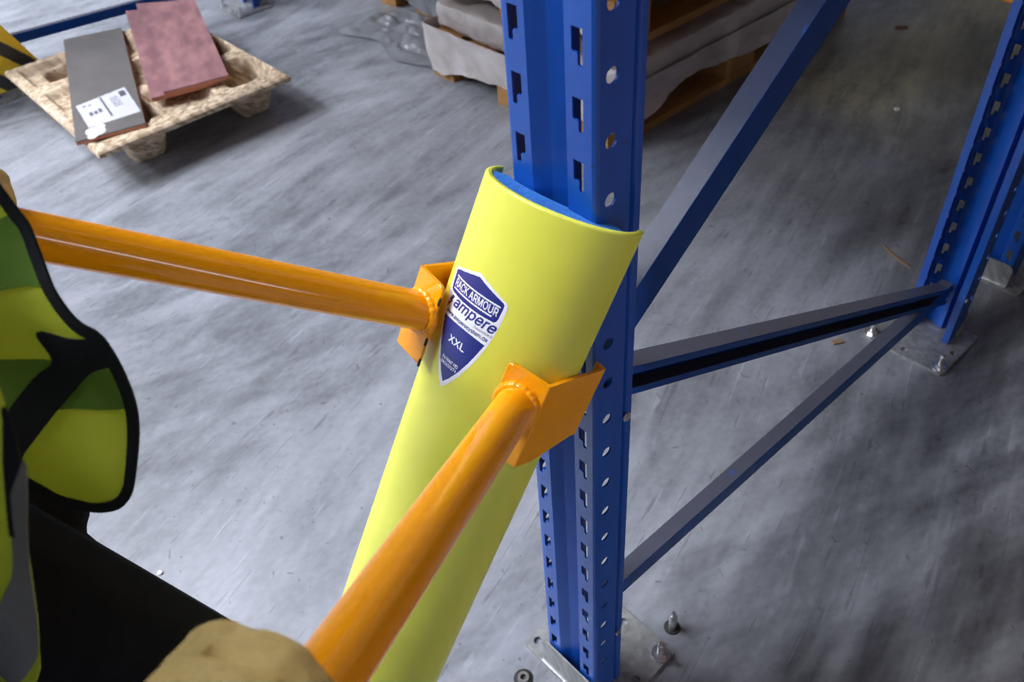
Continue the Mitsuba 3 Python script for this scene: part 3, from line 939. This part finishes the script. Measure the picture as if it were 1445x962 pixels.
BITS = [('wood_splinter', 'long brown splinter on the floor left of the far upright', 'splinter', sg.Polygon([(-.045, 0), (-.02, .004), (.03, .003), (.05, .0), (.02, -.003), (-.03, -.004)]), .004, 'mat_splinter', (1263, 340), 158),
        ('wood_splinter', 'pale splinter on the floor left of the upper diagonal brace', 'splinter', sg.Polygon([(-.03, 0), (.0, .003), (.03, 0), (0, -.003)]), .003, 'mat_splinter', (994, 182), 130),
        ('wood_chip', 'pale chip on the floor at the top right of the photo', 'chip', sg.Polygon([(-.02, -.006), (.02, -.008), (.024, .006), (-.016, .008)]), .005, 'mat_splinter', (1222, 15), 40),
        ('wood_chip', 'orange chip on the floor beside the far base plate', 'chip', sg.Polygon([(-.012, -.006), (.012, -.005), (.010, .006), (-.012, .005)]), .004, 'mat_splinter', (1200, 491), 60),
        ('paper_dot', 'small white dot on the floor right of the upper diagonal brace', 'scrap', sg.Point(0, 0).buffer(.008), .003, 'mat_white_bit', (1210, 142), 0),
        ('paper_dot', 'small white speck on the floor below the vest corner', 'scrap', sg.Point(0, 0).buffer(.0042), .003, 'mat_white_bit', (179, 745), 0)]
CEN = {(1263, 340): (-.172, 1.233), (994, 182): (-.79, 1.445), (1222, 15): (-.79, 2.37), (1200, 491): (-.115, .898), (1210, 142): (-.52, 1.86), (179, 745): (-.62, -.37)}
for nm, lb_, ct, po, h_, mm, ctr, rz in BITS:
    bit(nm, lb_, ct, po, h_, mm, *CEN[ctr], rz)

# ------------------------------------------------------------------ the person with the handles
PERSON = thing('person', 'person in yellow hi-vis vest, dark trousers and tan gloves, gripping both orange handles', 'person')


def grip(G, a, p, m, r, wp=.030):
    """gloved hand closed around a pipe. a: along the pipe to the index finger, p: from the pipe to the palm, m: towards the knuckles"""
    G, a, p, m = (np.asarray(v, float) for v in (G, a, p, m))
    a /= np.linalg.norm(a)
    p = p - a * (p @ a)
    p /= np.linalg.norm(p)
    m = m - a * (m @ a) - p * (m @ p)
    m /= np.linalg.norm(m)

    def at(phi, R, s):
        f = math.radians(phi)
        return G + p * (R * math.cos(f)) + m * (R * math.sin(f)) + a * s
    ms = []
    mcps = []
    for i, s in enumerate((.033, .011, -.011, -.031)):
        q = (.0125, .0128, .0122, .0110)[i]
        mcp = at(40, r + .027, s + .004)
        mcps.append((mcp, q + .0025))
        l = (1, 1.06, 1.0, .86)[i]
        pts = [mcp, at(38 + 58 * l, r + .0175, s - .006), at(38 + 118 * l, r + .0135, s - .012), at(38 + 165 * l, r + .0125, s - .015)]
        ms.append(chain(pts, [q + .0022, q + .0005, q - .0006, q - .0018], 14))
    wrist = G + p * (r + wp) - m * .068 - a * .012
    w1, w2 = wrist + a * .020, wrist - a * .022
    ms.append(m3.Manifold.batch_hull([m3.Manifold.sphere(q, 12).translate(c.tolist()) for c, q in mcps] + [m3.Manifold.sphere(.019, 12).translate(w1.tolist()), m3.Manifold.sphere(.018, 12).translate(w2.tolist())]))
    tb = G + p * (r + .024) - m * .040 + a * .026
    ms.append(chain([tb, at(-52, r + .022, .046), at(-104, r + .016, .048), at(-140, r + .0145, .040)], [.0195, .0160, .0140, .0115], 14))
    cuff = wrist - m * .055 - a * .006
    ms.append(m3.Manifold.batch_hull([m3.Manifold.sphere(.020, 12).translate(w1.tolist()), m3.Manifold.sphere(.020, 12).translate(w2.tolist()), m3.Manifold.sphere(.036, 16).translate(cuff.tolist())]))
    t = soft(union(ms), .0035, 10)
    v = t.vertices
    wr = (meshkit.fbm(v * 55, 3, 4) - .5) * .005
    ridge = np.abs(meshkit.fbm(v * 38 + 9, 2, 7) - .5) * 2
    wr -= .0022 * np.clip(1 - ridge / .13, 0, 1)
    return trimesh.Trimesh(v + t.vertex_normals * wr[:, None], t.faces, process=False), wrist, cuff


dR = np.array([.487, -.765, .422]) / np.linalg.norm([.487, -.765, .422])
flR = GT + GX * .053 - GY * .0425 - GD * .170
gR = flR + dR * .406
handR, wristR, cuffR = grip(gR, -dR, [-.80, -.535, -.04], [-.256, .318, .872], .0176, -.010)
dL = np.array([-.336, -.780, .527]) / np.linalg.norm([-.336, -.780, .527])
flL = GT - GX * .070 - GY * .0380 - GD * .155
gL = flL + dL * .363
aL_, pL_, mL_ = -dL, np.array([-.80, .30, -.05]), np.array([.1, .25, .9])
pL_ = pL_ - aL_ * (pL_ @ aL_)
pL_ /= np.linalg.norm(pL_)
mL_ = mL_ - aL_ * (mL_ @ aL_) - pL_ * (mL_ @ pL_)
mL_ /= np.linalg.norm(mL_)
handL, wristL, cuffL = grip(gL, aL_, .42 * pL_ - .908 * mL_, .908 * pL_ + .42 * mL_, .0176)

hipL, hipR = np.array([-.166, -.600, .88]), np.array([.05, -.66, .90])
shL, shR = np.array([-.22, -.62, 1.36]), np.array([.16, -.66, 1.36])
neck, headc = np.array([-.03, -.58, 1.44]), np.array([-.03, -.51, 1.60])
elL, elR = np.array([-.39, -.68, 1.05]), np.array([.25, -.86, 1.02])
kneeL, kneeR = np.array([-.089, -.418, .436]), np.array([.12, -.60, .49])
anL, anR = np.array([-.10, -.56, .09]), np.array([.14, -.80, .09])


def torso(e):
    pts = [(hipL, .125), (hipR, .125), ((hipL + hipR) / 2 + [0, .0, .14], .150), (np.array([-.11, -.66, 1.20]), .128), (np.array([.05, -.68, 1.20]), .128), (shL + [.03, 0, -.03], .070), (shR + [-.03, 0, -.03], .070)]
    S = [m3.Manifold.sphere(r + e, 20).translate(p.tolist()) for p, r in pts]
    return union([m3.Manifold.batch_hull(S[:3]), m3.Manifold.batch_hull(S[2:5]), m3.Manifold.batch_hull(S[3:])])


toeL, toeR = anL + [.0, .16, -.055], anR + [.03, .16, -.055]
skull = m3.Manifold.sphere(1, 40).scale([.075, .095, .115]).translate(headc.tolist())
jaw = m3.Manifold.batch_hull([m3.Manifold.sphere(.05, 18).translate((headc + [0, .02, -.04]).tolist()), m3.Manifold.sphere(.026, 14).translate((headc + [.0, .068, -.088]).tolist())])
nose = chain([headc + [0, .092, .018], headc + [0, .108, -.022]], [.009, .013], 12)
ears = [m3.Manifold.sphere(1, 14).scale([.010, .018, .030]).translate((headc + [s * .076, -.005, -.005]).tolist()) for s in (-1, 1)]
brow = chain([headc + [-.04, .078, .030], headc + [0, .092, .030], headc + [.04, .078, .030]], [.010, .011, .010], 10)
body = union([torso(0), chain([neck - [0, .03, .08], neck + [0, .04, .08]], [.062, .056]), skull, jaw, nose, brow] + ears +
             [chain([shL, elL, cuffL, wristL], [.062, .044, .031, .014]), chain([shR, elR, cuffR, wristR], [.062, .044, .031, .014]),
              chain([hipL, kneeL, anL], [.095, .060, .042]), chain([hipR, kneeR, anR], [.095, .060, .042]),
              chain([anL, toeL], [.042, .030]), chain([anR, toeR], [.042, .030])])
part(PERSON, 'body', ply(soft(body, .014, 6), 'mat_skin', smooth=True))
part(PERSON, 'hair', ply(soft(m3.Manifold.sphere(1, 40).scale([.083, .103, .121]).translate((headc + [0, -.008, .008]).tolist()) - box(-1, 1, headc[1] + .055, 1, 0, headc[2] + .065) - box(-1, 1, -2, 2, 0, headc[2] - .06), .012, 3), 'mat_hair', smooth=True), 'short dark hair')
for s in (-1, 1):
    e = part(PERSON, 'eye', ply(TM(m3.Manifold.sphere(.0125, 20).translate((headc + [s * .031, .078, .010]).tolist())), 'mat_eye', smooth=True))
    part(PERSON, 'eye' + ('' if s < 0 else '_001') + '__iris', ply(TM(m3.Manifold.sphere(.006, 16).translate((headc + [s * .031, .0865, .009]).tolist())), 'mat_iris', smooth=True))
part(PERSON, 'lips', ply(soft(chain([headc + [-.022, .083, -.058], headc + [0, .092, -.057], headc + [.022, .083, -.058]], [.005, .0075, .005], 10), .004, 3), 'mat_lips', smooth=True))
jk = union([torso(.012), chain([neck - [0, .05, .09], neck - [0, .01, .02]], [.075, .068]), chain([shL, elL, cuffL], [.076, .058, .046]), chain([shR, elR, cuffR], [.076, .058, .046])]) - box(-1, 1, -2, 1, 0, .84)
part(PERSON, 'jacket', ply(soft(jk, .014, 5), 'mat_trousers', smooth=True), 'dark work jacket')
tr = union([chain([[-.2, -.55, .82], [-.186, -.425, .668]], [.07, .041]), torso(.014) ^ box(-1, 1, -2, 1, 0, .98), chain([hipL, kneeL, anL + [0, 0, .02]], [.120, .087, .066]), chain([hipR, kneeR, anR + [0, 0, .02]], [.118, .084, .066])])
part(PERSON, 'trousers', ply(soft(tr, .014, 5), 'mat_trousers', smooth=True), 'dark navy work trousers')
for an, toe in ((anL, toeL), (anR, toeR)):
    sh = m3.Manifold.batch_hull([m3.Manifold.sphere(.058, 16).translate((an + [0, -.015, .03]).tolist()), m3.Manifold.sphere(.050, 16).translate((an + [0, -.03, -.035]).tolist()), m3.Manifold.sphere(.045, 16).translate((toe + [0, 0, .012]).tolist())]) ^ box(-1, 1, -2, 1, .012, 1)
    bt = part(PERSON, 'boot', ply(soft(sh, .010, 3), 'mat_boot', smooth=True), 'dark work boot')
    so = sg.LineString([(an + [0, -.03, 0])[:2], toe[:2]]).buffer(.052)
    part(PERSON, bt.split('__')[1] + '__sole', ply(TM(polyman(so, .02)), 'mat_sole'))
part(PERSON, 'glove', ply(handR, 'mat_leather', smooth=True), 'tan leather work glove')
part(PERSON, 'glove', ply(handL, 'mat_leather', smooth=True), 'tan leather work glove')

# hi-vis vest: back and sides close to the body, the two fronts open and hanging
vb = torso(.026) - torso(.018) - box(-1, 1, -2, 1, 0, .86) - box(-1, 1, -2, 1, 1.40, 3) - box(-.15, .10, -.60, 1, 0, 3) - union([chain([shL + [.02, 0, -.02], elL], [.095, .09]), chain([shR - [.02, 0, .02], elR], [.095, .09])])
VEST = part(PERSON, 'vest', ply(TM(vb), 'mat_hivis', smooth=40), 'yellow hi-vis vest with black edging')
FO, FH, FV = np.array([-.050, -.356, .879]), np.array([.702, .712, 0.0]), np.array([-.252, .248, .935])
FN = np.array([.666, -.657, .354])
NO, NH, NV = np.array([.042, -.432, .852]), np.array([.703, .711, -.036]), np.array([0, .05, .999])
NN = np.cross(NH, NV)


def sheet(poly, O, H, Vv, N, off, bend, step=.006, th=None):
    """cloth: triangulated fine, bent along its normal by bend(h, v)"""
    if th is None:
        th = .0008
    man = polyman(poly, th).refine_to_length(step)
    t = TM(man)
    v = t.vertices
    b = bend(v[:, 0], v[:, 1]) + off + v[:, 2] - th / 2
    return trimesh.Trimesh(O + v[:, :1] * H + v[:, 1:2] * Vv + b[:, None] * N, t.faces, process=False)


def fbend(h, v):
    return -.9 * np.clip(h + .03, 0, 1) ** 2 * 1.5 + .004 * np.sin(v * 60 + h * 25) + .003 * np.sin(h * 90) - .15 * np.clip(v - .05, 0, 1) - .004


fl_out = [(-.0158, .0975), (-.0087, .0858), (-.003, .0690), (.006, .0473), (.0168, .0307), (.0258, .0232), (.0303, .0150), (.0335, -.0008), (.0335, -.0246), (.0313, -.0492), (.0274, -.0721),
          (.0224, -.0878), (.0139, -.0979), (.0013, -.1048), (-.0114, -.1074), (-.0214, -.1051), (-.0354, -.0978), (-.0481, -.0831), (-.0692, -.0654), (-.12, -.055), (-.17, -.05), (-.19, .05), (-.18, .17), (-.10, .20), (-.045, .155)]
po_out = smooth_poly([(h - .0045 * min(1, max(0, h + .05) / .05), v) for h, v in fl_out], 5)
po_in = po_out.buffer(-.0046).intersection(affinity.translate(po_out.buffer(-.0046), 0, .0028)).intersection(affinity.translate(po_out.buffer(-.0046), -.0012, -.0012))
vk = 'vest__'
part(PERSON, vk + 'front_panel', {**ply(sheet(po_out, FO, FH, FV, FN, 0, fbend), None, smooth=True), 'bsdf': {'type': 'ref', 'id': 'mat_hivis_sheet'}})
part(PERSON, vk + 'edging', ply(sheet(po_out.buffer(.0004).difference(po_in), FO, FH, FV, FN, .0007, fbend, .004, .0024), 'mat_piping', smooth=40), 'black edging tape')
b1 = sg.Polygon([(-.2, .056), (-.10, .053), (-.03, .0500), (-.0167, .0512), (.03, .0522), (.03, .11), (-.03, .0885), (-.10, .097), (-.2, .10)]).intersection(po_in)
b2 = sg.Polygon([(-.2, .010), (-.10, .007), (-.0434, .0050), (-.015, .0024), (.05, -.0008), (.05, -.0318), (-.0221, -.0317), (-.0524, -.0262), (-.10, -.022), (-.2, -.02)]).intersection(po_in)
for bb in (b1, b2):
    part(PERSON, vk + 'tape_shade', ply(sheet(bb, FO, FH, FV, FN, .0009, fbend, .006, .0008), 'mat_seam', smooth=40), 'dark green band painted in for the shade of the outer tape')
st = smooth_poly([(-.0165, .0228), (.003, .0200), (.0161, .0196), (.0290, .0232), (.0325, .0015), (.0221, -.0005), (.0099, -.0049), (-.0072, -.0189), (-.0225, -.0332), (-.0358, -.048), (-.0443, -.058), (-.050, -.072), (-.075, -.10), (-.085, -.08), (-.0590, -.0570), (-.0524, -.0376), (-.0456, -.0253), (-.0294, -.0088), (-.0140, .0027)], 4)
part(PERSON, vk + 'strap', ply(sheet(st.intersection(po_out.buffer(.001)), FO, FH, FV, FN, .0020, fbend, .006, .0012), 'mat_piping', smooth=40), 'curved black strap')


def nbend(h, v):
    return .006 * np.sin(v * 22 + .6) - .25 * np.clip(-h - .03, 0, 1)


near = sg.Polygon([(.0487, .1300), (.0467, .112), (.0400, .0905), (.0432, .0830), (.0107, .0003), (-.0197, -.0717), (-.0423, -.1252), (-.08, -.19), (-.25, -.19), (-.25, .22), (.03, .22)])
part(PERSON, vk + 'front_panel', {**ply(sheet(near, NO, NH, NV, NN, 0, nbend, .01), None, smooth=True), 'bsdf': {'type': 'ref', 'id': 'mat_hivis_sheet'}})
tape = smooth_poly([(.0413, .0867), (.0432, .0795), (.0107, .0003), (-.0197, -.0717), (-.0382, -.1100), (-.075, -.155), (-.080, -.120), (-.0231, -.0344), (.0008, 0.0), (.0179, .0367), (.0300, .0690)], 4)
part(PERSON, vk + 'reflective_tape', ply(sheet(tape, NO, NH, NV, NN, .0010, nbend, .006, .0008), 'mat_reflective', smooth=40), 'grey reflective tape')
wedge = sg.Polygon([(.0475, .118), (.0465, .105), (.0425, .088), (.0300, .0690), (.0185, .0370), (.0285, .0640), (.0375, .0900), (.0460, .1120)])
part(PERSON, vk + 'edging', ply(sheet(wedge.buffer(.0012), NO, NH, NV, NN, .0012, nbend, .005, .0012), 'mat_piping', smooth=40), 'black edging tape')

# alike things share a group
GROUPS = {'rack_frame': 'blue pallet rack frames', 'rack_beam': 'orange rack beams', 'unseen_shelf_deck': 'unseen chipboard shelf decks', 'wooden_pallet': 'wooden pallets of the second row',
          'wrapped_load': 'film-wrapped loads on the wooden pallets', 'unseen_carton_stack': 'unseen carton stacks on pallets', 'red_board': 'reddish floor boards on the pallet', 'fitting_handle': 'orange handles on the guard',
          'wood_splinter': 'splinters on the floor', 'wood_chip': 'chips on the floor', 'paper_dot': 'white specks on the floor', 'roof_light': 'roof lights above the aisle'}
for key in list(labels):
    stem = key.rstrip('0123456789').rstrip('_')
    if '__' not in key and stem in GROUPS:
        labels[key]['group'] = GROUPS[stem]
